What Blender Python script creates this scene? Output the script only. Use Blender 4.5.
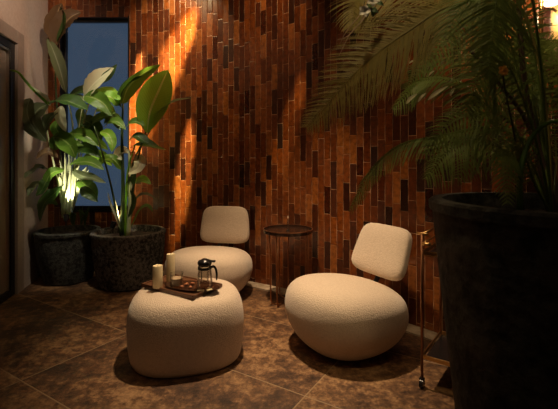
import bpy, bmesh, math, random
from mathutils import Vector, Matrix
for o in list(bpy.data.objects): bpy.data.objects.remove(o)
S = bpy.context.scene; C = S.collection
R = math.radians
# ------------------------------------------------------------------ camera, world, lights, exposure
cd = bpy.data.cameras.new('camera'); cam = bpy.data.objects.new('camera', cd); C.objects.link(cam); S.camera = cam
cam.location = (0, 0, 1.2); cam.rotation_euler = (R(90), 0, 0)
cd.sensor_width = 36; cd.lens = 395/558*36; cd.shift_y = -44.5/558; cd.clip_start = .02
cd.dof.use_dof = True; cd.dof.focus_distance = 2.75; cd.dof.aperture_fstop = 5.6
W = bpy.data.worlds.new('world'); S.world = W; W.use_nodes = True
W.node_tree.nodes['Background'].inputs[0].default_value = (.036, .058, .092, 1)
W.node_tree.nodes['Background'].inputs[1].default_value = 1.0
S.view_settings.view_transform = 'Standard'; S.view_settings.look = 'None'
S.view_settings.exposure = 0.0; S.view_settings.gamma = 1; S.view_settings.use_curve_mapping = False
WARM = (1, .70, .40)
def spot(name, loc, to, power, deg, blend=.6, size=.03, col=WARM, parent=None):
    d = bpy.data.lights.new(name, 'SPOT'); d.energy = power; d.spot_size = R(deg); d.spot_blend = blend
    d.shadow_soft_size = size; d.color = col
    o = bpy.data.objects.new(name, d); C.objects.link(o)
    o.location = loc; o.rotation_euler = (Vector(to)-Vector(loc)).to_track_quat('-Z', 'Y').to_euler()
    if parent: o.parent = parent; o.matrix_parent_inverse = parent.matrix_world.inverted()
    return o
# recessed ceiling downlights of the room (ceiling at 3.2 m)
spot('downlight_seating', (-.22, 2.62, 3.15), (-.04, 2.72, 0), 440, 59, 1, .06, (1, .72, .43))
spot('downlight_wall', (-1.15, 3.7, 3.15), (-1.1, 4.25, 2.3), 48, 100, 1, .03, (1, .66, .32))
spot('downlight_wall_middle', (-.05, 3.15, 3.15), (-.45, 3.9, 2.3), 30, 116, 1, .04, (1, .66, .34))
spot('downlight_wall_right', (.8, 2.3, 3.15), (.7, 3.05, .6), 7, 84, .9, .05, (1, .58, .28))
spot('downlight_corner', (-.9, 2.2, 3.1), (-2.50, 3.75, 2.60), 175, 42, 1, .06, (1, .74, .54))
spot('downlight_front', (-.8, .9, 3.15), (-.6, 2.2, 0), 12, 76, 1, .08, (1, .72, .42))
spot('downlight_plant', (-1.3, 2.9, 3.15), (-1.8, 3.9, 1.15), 170, 34, .9, .04, (1, .86, .64))
def beam(name, px, py, Y, frm, power, deg, ratio, roll, col=(1, .70, .30), blend=.85):   # added elongated spots imitating streaks of light through leaf gaps on the tiles
    to = ((px-279)*Y/395, Y, 1.2-(py-160)*Y/395); o = spot(name, frm, to, power, deg, blend, .02, col)
    o.rotation_euler = (o.rotation_euler.to_matrix() @ Matrix.Rotation(R(roll), 3, 'Z')).to_euler(); o.scale = (ratio, 1, 1)
beam('streak_helper', 172, 60, 4.2, (-.4, 3.1, 3.15), 1250, 42, .28, -28)
beam('streak_helper', 187, 158, 4.1, (-.3, 3.0, 3.15), 1700, 18, .24, -10)
beam('streak_helper', 136, 110, 4.27, (-.9, 3.2, 3.15), 1400, 36, .18, -6)
beam('streak_helper', 290, 122, 3.6, (.5, 2.4, 3.15), 260, 18, .34, -22)
spot('downlight_fern', (.05, .75, 3.15), (.40, 1.3, 1.85), 66, 38, 1, .06, (1, .74, .38))
ad = bpy.data.lights.new('fill_light', 'AREA'); ad.shape = 'RECTANGLE'; ad.size = 1.6; ad.size_y = 1.2; ad.energy = 1.8; ad.color = (1, .80, .55)  # added soft fill from behind the camera to brighten the ferns, no real fixture
ao = bpy.data.objects.new('fill_light', ad); C.objects.link(ao); ao.location = (.2, -.9, 3.1); ao.rotation_euler = (R(35), 0, 0)

# ------------------------------------------------------------------ helpers
def link(name, me, mats=None, parent=None, smooth=True):
    o = bpy.data.objects.new(name, me); C.objects.link(o)
    if mats:
        for m in (mats if isinstance(mats, (list, tuple)) else [mats]): me.materials.append(m)
    if parent: o.parent = parent
    if smooth:
        for p in me.polygons: p.use_smooth = True
    return o
def obj(name, bm, mat, parent=None, smooth=True, auto=None):
    me = bpy.data.meshes.new(name)
    bmesh.ops.recalc_face_normals(bm, faces=bm.faces)
    bm.to_mesh(me); bm.free()
    o = link(name, me, mat, parent, smooth)
    if auto is not None: me.set_sharp_from_angle(angle=R(auto))
    return o
def surf(name, bm, mat, parent=None, smooth=True):   # open surfaces, keep normals
    me = bpy.data.meshes.new(name); bm.to_mesh(me); bm.free(); return link(name, me, mat, parent, smooth)
def thing(name, label, cat, loc, rz=0, group=None):
    o = bpy.data.objects.new(name, None); C.objects.link(o); o.location = loc; o.rotation_euler = (0, 0, rz)
    o.empty_display_size = .1; tag(o, label, cat, group); return o
def tag(o, label, cat, group=None):
    o['label'] = label; o['category'] = cat
    if group: o['group'] = group
    return o
def box(bm, c, s, rot=None, bev=0):
    M = Matrix.Translation(c) @ (rot or Matrix.Identity(4)) @ Matrix.Diagonal((*s, 1))
    r = bmesh.ops.create_cube(bm, size=1, matrix=M)
    if bev:
        es = list({e for v in r['verts'] for e in v.link_edges})
        bmesh.ops.bevel(bm, geom=es, offset=bev, segments=2, profile=.5, affect='EDGES')
def lathe(bm, prof, n=40, c=(0, 0, 0), sx=1, sy=1, wob=None):
    rings = []
    for (r, z) in prof:
        if r < 1e-5: rings.append([bm.verts.new((c[0], c[1], c[2]+z))]); continue
        ring = []
        for i in range(n):
            a = 2*math.pi*i/n; rr = r*(wob(a, z) if wob else 1)
            ring.append(bm.verts.new((c[0]+rr*sx*math.cos(a), c[1]+rr*sy*math.sin(a), c[2]+z)))
        rings.append(ring)
    for A, B in zip(rings, rings[1:]):
        for i in range(n):
            j = (i+1) % n
            if len(A) == 1 and len(B) == 1: continue
            if len(A) == 1: bm.faces.new((A[0], B[i], B[j]))
            elif len(B) == 1: bm.faces.new((A[i], B[0], A[j]))
            else: bm.faces.new((A[i], B[i], B[j], A[j]))
def tube(bm, pts, rad, n=8, closed=False):
    pts = [Vector(p) for p in pts]; rads = rad if isinstance(rad, (list, tuple)) else [rad]*len(pts)
    rings = []; N = len(pts); up = None
    for i, p in enumerate(pts):
        if closed: t = pts[(i+1) % N]-pts[i-1]
        else: t = pts[min(i+1, N-1)]-pts[max(i-1, 0)]
        t.normalize()
        if up is None: up = t.orthogonal().normalized()
        else: up = (up-t*up.dot(t)).normalized()
        s = t.cross(up)
        rings.append([bm.verts.new(p+rads[i]*(math.cos(2*math.pi*k/n)*up+math.sin(2*math.pi*k/n)*s)) for k in range(n)])
    for i in range(N if closed else N-1):
        A, B = rings[i], rings[(i+1) % N]
        for k in range(n): bm.faces.new((A[k], A[(k+1) % n], B[(k+1) % n], B[k]))
    if not closed: bm.faces.new(rings[0][::-1]); bm.faces.new(rings[-1])
def bez(pts, n):    # Catmull-Rom through the points
    P = [Vector(p) for p in pts]
    if len(P) == 2: return [P[0].lerp(P[1], i/n) for i in range(n+1)]
    Q = [2*P[0]-P[1]]+P+[2*P[-1]-P[-2]]; out = []
    segs = len(P)-1
    for i in range(n+1):
        u = i/n*segs; k = min(int(u), segs-1); t = u-k
        a, b, c, d = Q[k:k+4]
        out.append(.5*((2*b)+(c-a)*t+(2*a-5*b+4*c-d)*t*t+(3*b-a-3*c+d)*t**3))
    return out
# ------------------------------------------------------------------ materials
def mat(name):
    m = bpy.data.materials.new(name); m.use_nodes = True; nt = m.node_tree
    return m, nt, nt.nodes['Principled BSDF']
class G:
    def __init__(s, nt): s.nt = nt
    def n(s, t, **k):
        x = s.nt.nodes.new(t)
        for a, b in k.items(): setattr(x, a, b)
        return x
    def l(s, a, b): s.nt.links.new(a, b)
    def m(s, op, a, b=None, c=None):
        x = s.n('ShaderNodeMath', operation=op)
        for i, v in enumerate((a, b, c)):
            if v is None: continue
            if isinstance(v, (int, float)): x.inputs[i].default_value = v
            else: s.l(v, x.inputs[i])
        return x.outputs[0]
    def ramp(s, f, stops):
        x = s.n('ShaderNodeValToRGB'); e = x.color_ramp.elements
        e[0].position, e[0].color = stops[0][0], (*stops[0][1], 1)
        e[1].position, e[1].color = stops[-1][0], (*stops[-1][1], 1)
        for p, c in stops[1:-1]:
            q = e.new(p); q.color = (*c, 1)
        s.l(f, x.inputs[0]); return x.outputs[0]
    def noise(s, vec, scale, detail=3, rough=.5):
        x = s.n('ShaderNodeTexNoise'); x.inputs['Scale'].default_value = scale
        x.inputs['Detail'].default_value = detail; x.inputs['Roughness'].default_value = rough
        if vec is not None: s.l(vec, x.inputs['Vector'])
        return x.outputs['Fac']
    def mix(s, f, a, b, mode='MIX'):
        x = s.n('ShaderNodeMix', data_type='RGBA', blend_type=mode)
        for sock, v in ((x.inputs[0], f), (x.inputs[6], a), (x.inputs[7], b)):
            if isinstance(v, (int, float)): sock.default_value = v
            elif isinstance(v, tuple): sock.default_value = (*v, 1)
            else: s.l(v, sock)
        return x.outputs[2]
    def bump(s, h, strength, dist, bsdf):
        x = s.n('ShaderNodeBump'); x.inputs['Strength'].default_value = strength; x.inputs['Distance'].default_value = dist
        s.l(h, x.inputs['Height']); s.l(x.outputs[0], bsdf.inputs['Normal'])
    def obj(s): return s.n('ShaderNodeTexCoord').outputs['Object']
def plain(name, col, rough=.5, metal=0, **k):
    m, nt, b = mat(name); g = G(nt)
    co = g.obj(); f = g.noise(co, 35, 4)
    g.l(g.mix(f, tuple(c*.8 for c in col), tuple(min(1, c*1.15) for c in col)), b.inputs['Base Color'])
    b.inputs['Roughness'].default_value = rough; b.inputs['Metallic'].default_value = metal
    for a, v in k.items(): b.inputs[a].default_value = v
    return m

def tile_mat():
    m, nt, b = mat('glazed_tile'); g = G(nt)
    uv = g.n('ShaderNodeUVMap').outputs[0]; sp = g.n('ShaderNodeSeparateXYZ'); g.l(uv, sp.inputs[0])
    u = g.m('DIVIDE', sp.outputs[0], .0635); col = g.m('FLOOR', u); cu = g.m('FRACT', u)
    wn = g.n('ShaderNodeTexWhiteNoise', noise_dimensions='1D'); g.l(col, wn.inputs['W'])
    v = g.m('ADD', g.m('DIVIDE', sp.outputs[1], .235), g.m('MULTIPLY', wn.outputs['Value'], 7.3))
    row = g.m('FLOOR', v); rv = g.m('FRACT', v)
    cb = g.n('ShaderNodeCombineXYZ'); g.l(col, cb.inputs[0]); g.l(row, cb.inputs[1])
    w2 = g.n('ShaderNodeTexWhiteNoise', noise_dimensions='3D'); g.l(cb.outputs[0], w2.inputs['Vector'])
    s2 = g.n('ShaderNodeSeparateColor'); g.l(w2.outputs['Color'], s2.inputs[0])
    base = g.ramp(w2.outputs['Value'], [(0, (.030, .009, .004)), (.08, (.062, .015, .005)), (.26, (.12, .029, .007)), (.55, (.21, .053, .010)), (.82, (.31, .085, .015)), (1, (.42, .145, .032))])
    big = g.noise(uv, 1.3, 3); fine = g.noise(uv, 26, 5, .6)
    base = g.mix(.75, base, g.ramp(fine, [(.32, (.30, .26, .24)), (.62, (1, 1, 1))]), 'MULTIPLY')
    base = g.mix(.5, base, g.ramp(big, [(.35, (.72, .6, .6)), (.65, (1, 1, 1))]), 'MULTIPLY')
    eu = g.m('MINIMUM', cu, g.m('SUBTRACT', 1, cu)); ev = g.m('MULTIPLY', g.m('MINIMUM', rv, g.m('SUBTRACT', 1, rv)), .235/.0635)
    e = g.m('MINIMUM', eu, ev)
    edge = g.m('LESS_THAN', e, .024)
    s3 = s2.outputs[2]
    g.l(g.mix(edge, base, g.ramp(g.noise(uv, 9, 2), [(.36, (.08, .026, .010)), (.60, (.62, .38, .22))])), b.inputs['Base Color'])
    prof = g.m('MINIMUM', g.m('MULTIPLY', e, 9), 1)
    tilt = g.m('ADD', g.m('MULTIPLY', g.m('SUBTRACT', cu, .5), g.m('SUBTRACT', s2.outputs[0], .5)), g.m('MULTIPLY', g.m('SUBTRACT', rv, .5), g.m('MULTIPLY', g.m('SUBTRACT', s2.outputs[1], .5), 3)))
    h = g.m('ADD', g.m('MULTIPLY', prof, .7), g.m('ADD', g.m('MULTIPLY', tilt, .8), g.m('MULTIPLY', fine, .35)))
    g.bump(h, .8, .0032, b)
    b.inputs['Roughness'].default_value = .3
    g.l(g.m('ADD', .22, g.m('MULTIPLY', s3, .22)), b.inputs['Roughness'])
    b.inputs['Specular IOR Level'].default_value = .62
    return m
def floor_mat():
    m, nt, b = mat('brown_stone_tile'); g = G(nt)
    co = g.obj(); sp = g.n('ShaderNodeSeparateXYZ'); g.l(co, sp.inputs[0]); X, Y = sp.outputs[0], sp.outputs[1]
    p = g.m('DIVIDE', g.m('ADD', g.m('ADD', g.m('MULTIPLY', X, .848), g.m('MULTIPLY', Y, -.530)), .952), 1.38)
    q = g.m('DIVIDE', g.m('SUBTRACT', g.m('ADD', g.m('MULTIPLY', X, .529), g.m('MULTIPLY', Y, .849)), 1.083), .692)
    fp, fq = g.m('FRACT', p), g.m('FRACT', q)
    cb = g.n('ShaderNodeCombineXYZ'); g.l(g.m('FLOOR', p), cb.inputs[0]); g.l(g.m('FLOOR', q), cb.inputs[1])
    wn = g.n('ShaderNodeTexWhiteNoise', noise_dimensions='3D'); g.l(cb.outputs[0], wn.inputs['Vector'])
    va = g.n('ShaderNodeVectorMath', operation='MULTIPLY_ADD'); g.l(wn.outputs['Color'], va.inputs[0]); va.inputs[1].default_value = (9, 9, 9); g.l(co, va.inputs[2])
    vec = va.outputs[0]
    n1 = g.noise(vec, 2.6, 6, .62); n2 = g.noise(vec, 19, 9, .74); n3 = g.noise(vec, 60, 4, .6)
    base = g.ramp(g.m('ADD', g.m('MULTIPLY', n1, .42), g.m('MULTIPLY', n2, .58)), [(.38, (.028, .013, .007)), (.46, (.085, .040, .019)), (.52, (.18, .090, .040)), (.60, (.38, .22, .105))])
    base = g.mix(.6, base, g.ramp(n3, [(.35, (.5, .45, .4)), (.6, (1, 1, 1))]), 'MULTIPLY')
    base = g.mix(.5, base, g.ramp(wn.outputs['Value'], [(0, (.75, .72, .68)), (1, (1.0, 1.0, 1.0))]), 'MULTIPLY')
    ep = g.m('MULTIPLY', g.m('MINIMUM', fp, g.m('SUBTRACT', 1, fp)), 1.38); eq = g.m('MULTIPLY', g.m('MINIMUM', fq, g.m('SUBTRACT', 1, fq)), .692)
    e = g.m('MINIMUM', ep, eq); edge = g.m('LESS_THAN', e, .0034)
    g.l(g.mix(edge, base, (.27, .18, .10)), b.inputs['Base Color'])
    h = g.m('ADD', g.m('MULTIPLY', g.m('MINIMUM', g.m('DIVIDE', e, .008), 1), .6), g.m('ADD', g.m('MULTIPLY', n2, 1.6), g.m('MULTIPLY', n3, .5)))
    g.bump(h, .6, .004, b)
    g.l(g.m('ADD', .38, g.m('MULTIPLY', n2, .35)), b.inputs['Roughness'])
    return m
def boucle():
    m, nt, b = mat('cream_boucle'); g = G(nt); co = g.obj()
    v = g.n('ShaderNodeTexVoronoi'); v.inputs['Scale'].default_value = 190; g.l(co, v.inputs['Vector'])
    n = g.noise(co, 70, 4, .7)
    h = g.m('ADD', g.m('MULTIPLY', g.m('SUBTRACT', 1, v.outputs['Distance']), .6), n)
    g.l(g.mix(n, (.50, .39, .30), (.76, .63, .51)), b.inputs['Base Color'])
    g.bump(h, .85, .004, b); b.inputs['Roughness'].default_value = .95
    b.inputs['Sheen Weight'].default_value = .35; b.inputs['Specular IOR Level'].default_value = .1
    return m
def concrete(name, lo, hi, sc=18):
    m, nt, b = mat(name); g = G(nt); co = g.obj()
    a = g.noise(co, sc, 8, .72); c = g.noise(co, 4, 4)
    v = g.n('ShaderNodeTexVoronoi'); v.inputs['Scale'].default_value = sc*3; g.l(co, v.inputs['Vector'])
    f = g.m('ADD', g.m('MULTIPLY', a, .75), g.m('MULTIPLY', c, .25))
    g.l(g.ramp(f, [(.44, lo), (.56, hi)]), b.inputs['Base Color'])
    g.bump(g.m('ADD', a, g.m('MULTIPLY', v.outputs['Distance'], .5)), .9, .012, b); b.inputs['Roughness'].default_value = .85
    return m
def leafmat(name, dark, light, vein, trans=.35, rough=.38, veins=26):
    m, nt, b = mat(name); g = G(nt)
    uv = g.n('ShaderNodeUVMap').outputs[0]; sp = g.n('ShaderNodeSeparateXYZ'); g.l(uv, sp.inputs[0])
    a = g.m('ABSOLUTE', g.m('SUBTRACT', sp.outputs[1], .5))
    w = g.m('SINE', g.m('MULTIPLY', g.m('SUBTRACT', sp.outputs[0], g.m('MULTIPLY', a, .35)), veins*6.28))
    n = g.noise(g.obj(), 9, 4)
    c = g.mix(n, dark, light); c = g.mix(g.m('MULTIPLY', g.m('ADD', w, 1), .16), c, light)
    c = g.mix(g.m('LESS_THAN', a, .035), c, vein)
    g.l(c, b.inputs['Base Color']); b.inputs['Roughness'].default_value = rough
    g.bump(g.m('ADD', g.m('MULTIPLY', w, .5), g.m('MULTIPLY', g.m('LESS_THAN', a, .04), -1)), .35, .004, b)
    t = g.n('ShaderNodeBsdfTranslucent'); g.l(g.mix(.5, c, light), t.inputs[0])
    ms = g.n('ShaderNodeMixShader'); ms.inputs[0].default_value = trans
    g.l(b.outputs[0], ms.inputs[1]); g.l(t.outputs[0], ms.inputs[2]); g.l(ms.outputs[0], nt.nodes['Material Output'].inputs[0])
    return m
def glassmat(name, tint=(1, 1, 1), fr=.5, k=.6):
    m, nt, b = mat(name); g = G(nt); nt.nodes.remove(b)
    t = g.n('ShaderNodeBsdfTransparent'); t.inputs[0].default_value = (*tint, 1)
    gl = g.n('ShaderNodeBsdfGlossy'); gl.inputs['Roughness'].default_value = .04
    lw = g.n('ShaderNodeLayerWeight'); lw.inputs[0].default_value = fr
    ms = g.n('ShaderNodeMixShader'); g.l(g.m('ADD', g.m('MULTIPLY', lw.outputs['Fresnel'], k), .012 if k < .3 else .04), ms.inputs[0])
    g.l(t.outputs[0], ms.inputs[1]); g.l(gl.outputs[0], ms.inputs[2]); g.l(ms.outputs[0], nt.nodes['Material Output'].inputs[0])
    return m
def emis(name, col, st):
    m, nt, b = mat(name); b.inputs['Base Color'].default_value = (*col, 1)
    b.inputs['Emission Color'].default_value = (*col, 1); b.inputs['Emission Strength'].default_value = st; return m
M = dict(
    tile=tile_mat(), floor=floor_mat(), boucle=boucle(),
    plaster=plain('taupe_plaster', (.42, .33, .27), .8), casing=plain('taupe_casing', (.27, .21, .17), .6),
    black=plain('black_metal', (.012, .011, .011), .35, .3), blackp=plain('black_plastic', (.012, .011, .012), .22),
    door=plain('smoked_brown_glass', (.20, .155, .115), .3), chrome=plain('brushed_steel', (.6, .55, .48), .3, 1),
    gold=plain('brass', (.72, .47, .20), .28, 1), copper=plain('aged_copper', (.35, .16, .08), .35, .9),
    border=concrete('pale_stone_border', (.30, .22, .15), (.46, .36, .26), 9),
    pot=concrete('weathered_grey_concrete', (.012, .012, .011), (.17, .16, .145), 34),
    pot_dark=concrete('weathered_dark_concrete', (.010, .010, .009), (.07, .07, .06), 30),
    pot_black=concrete('weathered_black_concrete', (.006, .006, .0055), (.065, .060, .052), 9),
    soil=concrete('potting_soil', (.012, .008, .005), (.06, .04, .025), 30),
    leaf=leafmat('green_leaf', (.045, .11, .012), (.13, .25, .03), (.30, .42, .12)),
    leaf_deep=leafmat('deep_green_leaf', (.018, .045, .010), (.05, .11, .02), (.12, .2, .06), .25),
    leaf_bright=leafmat('bright_green_leaf', (.14, .33, .02), (.27, .52, .05), (.5, .6, .2), .45),
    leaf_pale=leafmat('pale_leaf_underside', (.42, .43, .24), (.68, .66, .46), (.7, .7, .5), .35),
    leaf_grey=leafmat('grey_green_leaf', (.09, .12, .05), (.17, .20, .10), (.3, .33, .2), .3),
    leaf_dry=leafmat('dry_brown_leaf', (.06, .03, .015), (.20, .12, .06), (.36, .24, .12), .3),
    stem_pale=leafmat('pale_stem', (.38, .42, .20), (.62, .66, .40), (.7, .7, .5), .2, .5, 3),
    stem=leafmat('dark_green_stem', (.02, .04, .012), (.05, .08, .02), (.06, .1, .03), .05, .4, 3),
    fern=leafmat('fern_green', (.09, .14, .02), (.18, .25, .05), (.20, .2, .08), .4, .5, 3),
    fern_olive=leafmat('olive_fern', (.22, .18, .04), (.36, .30, .09), (.28, .22, .1), .45, .5, 3),
    bark=plain('brown_bark', (.10, .06, .035), .8),
    wood=plain('walnut_wood', (.11, .045, .02), .4), candle=plain('ivory_wax', (.72, .60, .38), .5),
    glass=glassmat('clear_glass', (.98, .97, .95), .3), tea=plain('amber_wax', (.42, .33, .22), .4),
    plate=plain('dark_lacquer', (.035, .016, .010), .2), snack=plain('red_brown_dried_fruit', (.34, .12, .05), .6),
    wafer=plain('cream_wafer', (.72, .62, .36), .6), olive=plain('green_gold_sweet', (.34, .28, .05), .4),
    white=plain('white_petal', (.8, .74, .66), .5), yellow=plain('yellow_petal', (.85, .42, .04), .5),
    twig=plain('pale_twig', (.45, .30, .20), .6), pane=glassmat('window_glass', (.97, .98, 1), .02, .15),
    ceil=plain('dark_ceiling', (.10, .08, .065), .9), lamp=emis('lamp_glow', (1, .74, .55), 2.0),
    flame=emis('candle_flame', (1, .8, .55), 5), led=emis('uplight_lens', (1, .95, .8), 14),
)
# ------------------------------------------------------------------ room
def struct(o): o['kind'] = 'structure'; return o
def wy(x):      # the curved back wall
    if x <= -1.7: return 4.275
    return 3.697-.68*x-.2*x*x
CEIL = 3.2
bm = bmesh.new(); box(bm, (0, 1, -.03), (8, 8, .06)); struct(obj('floor', bm, M['floor'], smooth=False))
bm = bmesh.new(); box(bm, (0, 1, CEIL+.05), (8, 8, .1)); struct(obj('ceiling', bm, M['ceil'], smooth=False))
WX0, WX1, WZ0, WZ1 = -2.37, -1.632, .645, 2.745
xs = sorted(set([-2.5+i*(WX0+2.5)/1 for i in range(2)]+[WX0+i*(WX1-WX0)/4 for i in range(5)]+[WX1+i*(2.2-WX1)/70 for i in range(71)]))
pts = [(x, wy(x)) for x in xs]+[(2.35, .6), (2.5, -.6), (2.6, -2.2)]
bm = bmesh.new(); uvl = bm.loops.layers.uv.new('UVMap'); arc = 0
def wq(a, b, z0, z1, u0, u1, d0=0, d1=0):
    f = bm.faces.new([bm.verts.new(p) for p in ((a[0], a[1]+d0, z0), (b[0], b[1]+d0, z0), (b[0], b[1]+d1, z1), (a[0], a[1]+d1, z1))])
    for l, uv in zip(f.loops, ((u0, z0), (u1, z0), (u1, z1), (u0, z1))): l[uvl].uv = uv
for a, b in zip(pts, pts[1:]):
    L = math.dist(a, b)
    if a[0] >= WX0-1e-4 and b[0] <= WX1+1e-4:
        wq(a, b, 0, WZ0, arc, arc+L); wq(a, b, WZ1, CEIL, arc, arc+L)
        wq(a, b, 0, CEIL, arc, arc+L, .3, .3) if False else None
    else: wq(a, b, 0, CEIL, arc, arc+L)
    arc += L
bmesh.ops.remove_doubles(bm, verts=bm.verts, dist=1e-5)
wb = struct(surf('wall_back', bm, M['tile'], smooth=True))
# window reveal, frame, glass
bm = bmesh.new(); y0, y1 = 4.275, 4.385; t = .012
box(bm, (WX0-t/2, (y0+y1)/2+.002, (WZ0+WZ1)/2), (t, y1-y0, WZ1-WZ0+2*t)); box(bm, (WX1+t/2, (y0+y1)/2, (WZ0+WZ1)/2), (t, y1-y0+.02, WZ1-WZ0+2*t))
box(bm, ((WX0+WX1)/2, (y0+y1)/2+.002, WZ1+t/2), (WX1-WX0, y1-y0, t)); box(bm, ((WX0+WX1)/2, (y0+y1)/2, WZ0-t/2), (WX1-WX0, y1-y0, t))
win = struct(obj('window_1', bm, M['black'], smooth=False))
bm = bmesh.new(); f = .05; yy = 4.36
for c, s in ((((WX0+.015), yy, 1.695), (.03, .045, 2.1)), ((WX1-.008, yy, 1.695), (.016, .045, 2.1)), (((WX0+WX1)/2, yy, WZ1-.015), (WX1-WX0, .045, .03)), (((WX0+WX1)/2, yy, WZ0+.025), (WX1-WX0, .045, .05))):
    box(bm, c, s, bev=.003)
wf = obj('window_frame', bm, M['black'], win, smooth=False)
bm = bmesh.new(); box(bm, ((WX0+WX1)/2, yy+.01, 1.695), (WX1-WX0, .006, 2.1)); obj('window_pane', bm, M['pane'], win, smooth=False)
# left wall
def lw(t, off=0): return (-2.5+.2008*t+off*.98, 4.275-.98*t+off*.2008)   # distance t from the corner, off = into the room
ang = math.atan2(-.98, .2008)
def lbox(bm, t0, t1, z0, z1, o0, o1, bev=0):
    c = lw((t0+t1)/2, (o0+o1)/2); box(bm, (c[0], c[1], (z0+z1)/2), (t1-t0, o1-o0, z1-z0), Matrix.Rotation(ang, 4, 'Z'), bev)
bm = bmesh.new(); lbox(bm, 0, .62, 0, CEIL, -.14, 0); lbox(bm, 2.3, 6.7, 0, CEIL, -.14, 0); lbox(bm, .62, 2.3, 2.36, CEIL, -.14, 0)
struct(obj('wall_left', bm, M['plaster'], smooth=False))
bm = bmesh.new(); lbox(bm, .625, .76, 0.001, 2.355, -.12, .012, .003); lbox(bm, 2.2, 2.295, 0.001, 2.355, -.12, .012, .003); lbox(bm, .76, 2.2, 2.24, 2.355, -.12, .012, .003)
d1 = struct(obj('door_1', bm, M['casing'], smooth=False))
bm = bmesh.new(); lbox(bm, .762, .84, .003, 2.238, -.10, -.01, .003); lbox(bm, 2.12, 2.198, .003, 2.238, -.10, -.01, .003); lbox(bm, .84, 2.12, 2.17, 2.238, -.10, -.01, .003); lbox(bm, .84, 2.12, .003, .06, -.10, -.01, .003)
obj('door_frame', bm, M['black'], d1, smooth=False)
bm = bmesh.new(); lbox(bm, .84, 2.12, .06, 2.17, -.07, -.045); obj('door_panel', bm, M['door'], d1, smooth=False)
bm = bmesh.new(); lbox(bm, .843, .855, .062, 2.168, -.045, -.02); lbox(bm, .855, 2.118, 2.15, 2.168, -.045, -.02); obj('door_trim', bm, M['chrome'], d1, smooth=False)
bm = bmesh.new(); box(bm, (.7, -2.25, CEIL/2), (4.6, .1, CEIL)); struct(obj('wall_front', bm, M['plaster'], smooth=False))
# pale stone border along the foot of the tiled wall
bm = bmesh.new(); inner = []; outer = []
P = [Vector(p) for p in pts if p[0] >= -2.49]
for i, p in enumerate(P):
    tn = (P[min(i+1, len(P)-1)]-P[max(i-1, 0)]).normalized(); nr = Vector((tn.y, -tn.x))
    if nr.y > 0 and p.x < 2: nr = -nr
    if i == 0: nr = Vector((0, -1))
    inner.append(p+nr*.13); outer.append(p+nr*.002)
for i in range(len(P)-1):
    q = [bm.verts.new((*inner[i], .012)), bm.verts.new((*inner[i+1], .012)), bm.verts.new((*outer[i+1], .012)), bm.verts.new((*outer[i], .012))]
    bm.faces.new(q)
    r = [bm.verts.new((*inner[i], .0)), bm.verts.new((*inner[i+1], .0)), bm.verts.new((*inner[i+1], .012)), bm.verts.new((*inner[i], .012))]
    bm.faces.new(r)
bmesh.ops.remove_doubles(bm, verts=bm.verts, dist=1e-5)
struct(obj('trim_1', bm, M['border'], smooth=False))

# ------------------------------------------------------------------ seating
def blob(bm, prof, n=72, n_exp=2.3, sx=1, sy=1, rot=0, skew=0, topflat=0):
    """a stuffed form: radius profile over height on a superellipse footprint; skew pinches one end"""
    rings = []
    pr = bez([(r, 0, z) for r, z in prof], 46)
    for q in pr:
        r, z = max(q.x, 0), q.z; ring = []
        for i in range(n):
            a = 2*math.pi*i/n; c, s = math.cos(a), math.sin(a)
            k = (abs(c)**n_exp+abs(s)**n_exp)**(-1/n_exp)
            k *= 1+skew*c*(1-.25*c)
            x, y = r*k*c*sx, r*k*s*sy
            ring.append(bm.verts.new((x*math.cos(rot)-y*math.sin(rot), x*math.sin(rot)+y*math.cos(rot), z)))
        rings.append(ring)
    for A, B in zip(rings, rings[1:]):
        for i in range(n): bm.faces.new((A[i], A[(i+1) % n], B[(i+1) % n], B[i]))
    bm.faces.new(rings[0][::-1]); 
    cz = bm.verts.new((0, 0, pr[-1].z+.001))
    for i in range(n): bm.faces.new((rings[-1][i], rings[-1][(i+1) % n], cz))
def back_cushion(bm, w, h, t, M4):
    NU, NV = 48, 30
    vs = {}
    for i in range(NU):
        for j in range(NV+1):
            a = 2*math.pi*i/NU; b = math.pi*(j/NV)-math.pi/2
            # superellipse outline (w x h), rounded thickness
            ca, sa = math.cos(a), math.sin(a); k = (abs(ca)**5+abs(sa)**5)**(-1/5)
            cb_, sb = math.cos(b), math.sin(b); kk = (abs(cb_)**3.0+abs(sb)**3.0)**(-1/3.0)
            x = w/2*k*ca*cb_*kk; z = h/2*k*sa*cb_*kk; y = t/2*sb*kk
            tp = 1-.07*z/(h/2); x *= tp
            y += .35*x*x*-1 + .0       # gentle wrap round the sitter
            vs[i, j] = bm.verts.new(M4 @ Vector((x, y, z)))
    for i in range(NU):
        for j in range(NV):
            if 0 < j < NV-1 or True:
                q = [vs[i, j], vs[(i+1) % NU, j], vs[(i+1) % NU, j+1], vs[i, j+1]]
                bm.faces.new(q)
    bmesh.ops.remove_doubles(bm, verts=bm.verts, dist=1e-5)
SEAT = [(.17, 0), (.24, .018), (.318, .085), (.366, .17), (.379, .25), (.36, .33), (.30, .385), (.20, .412), (.09, .42), (.012, .422)]
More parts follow.
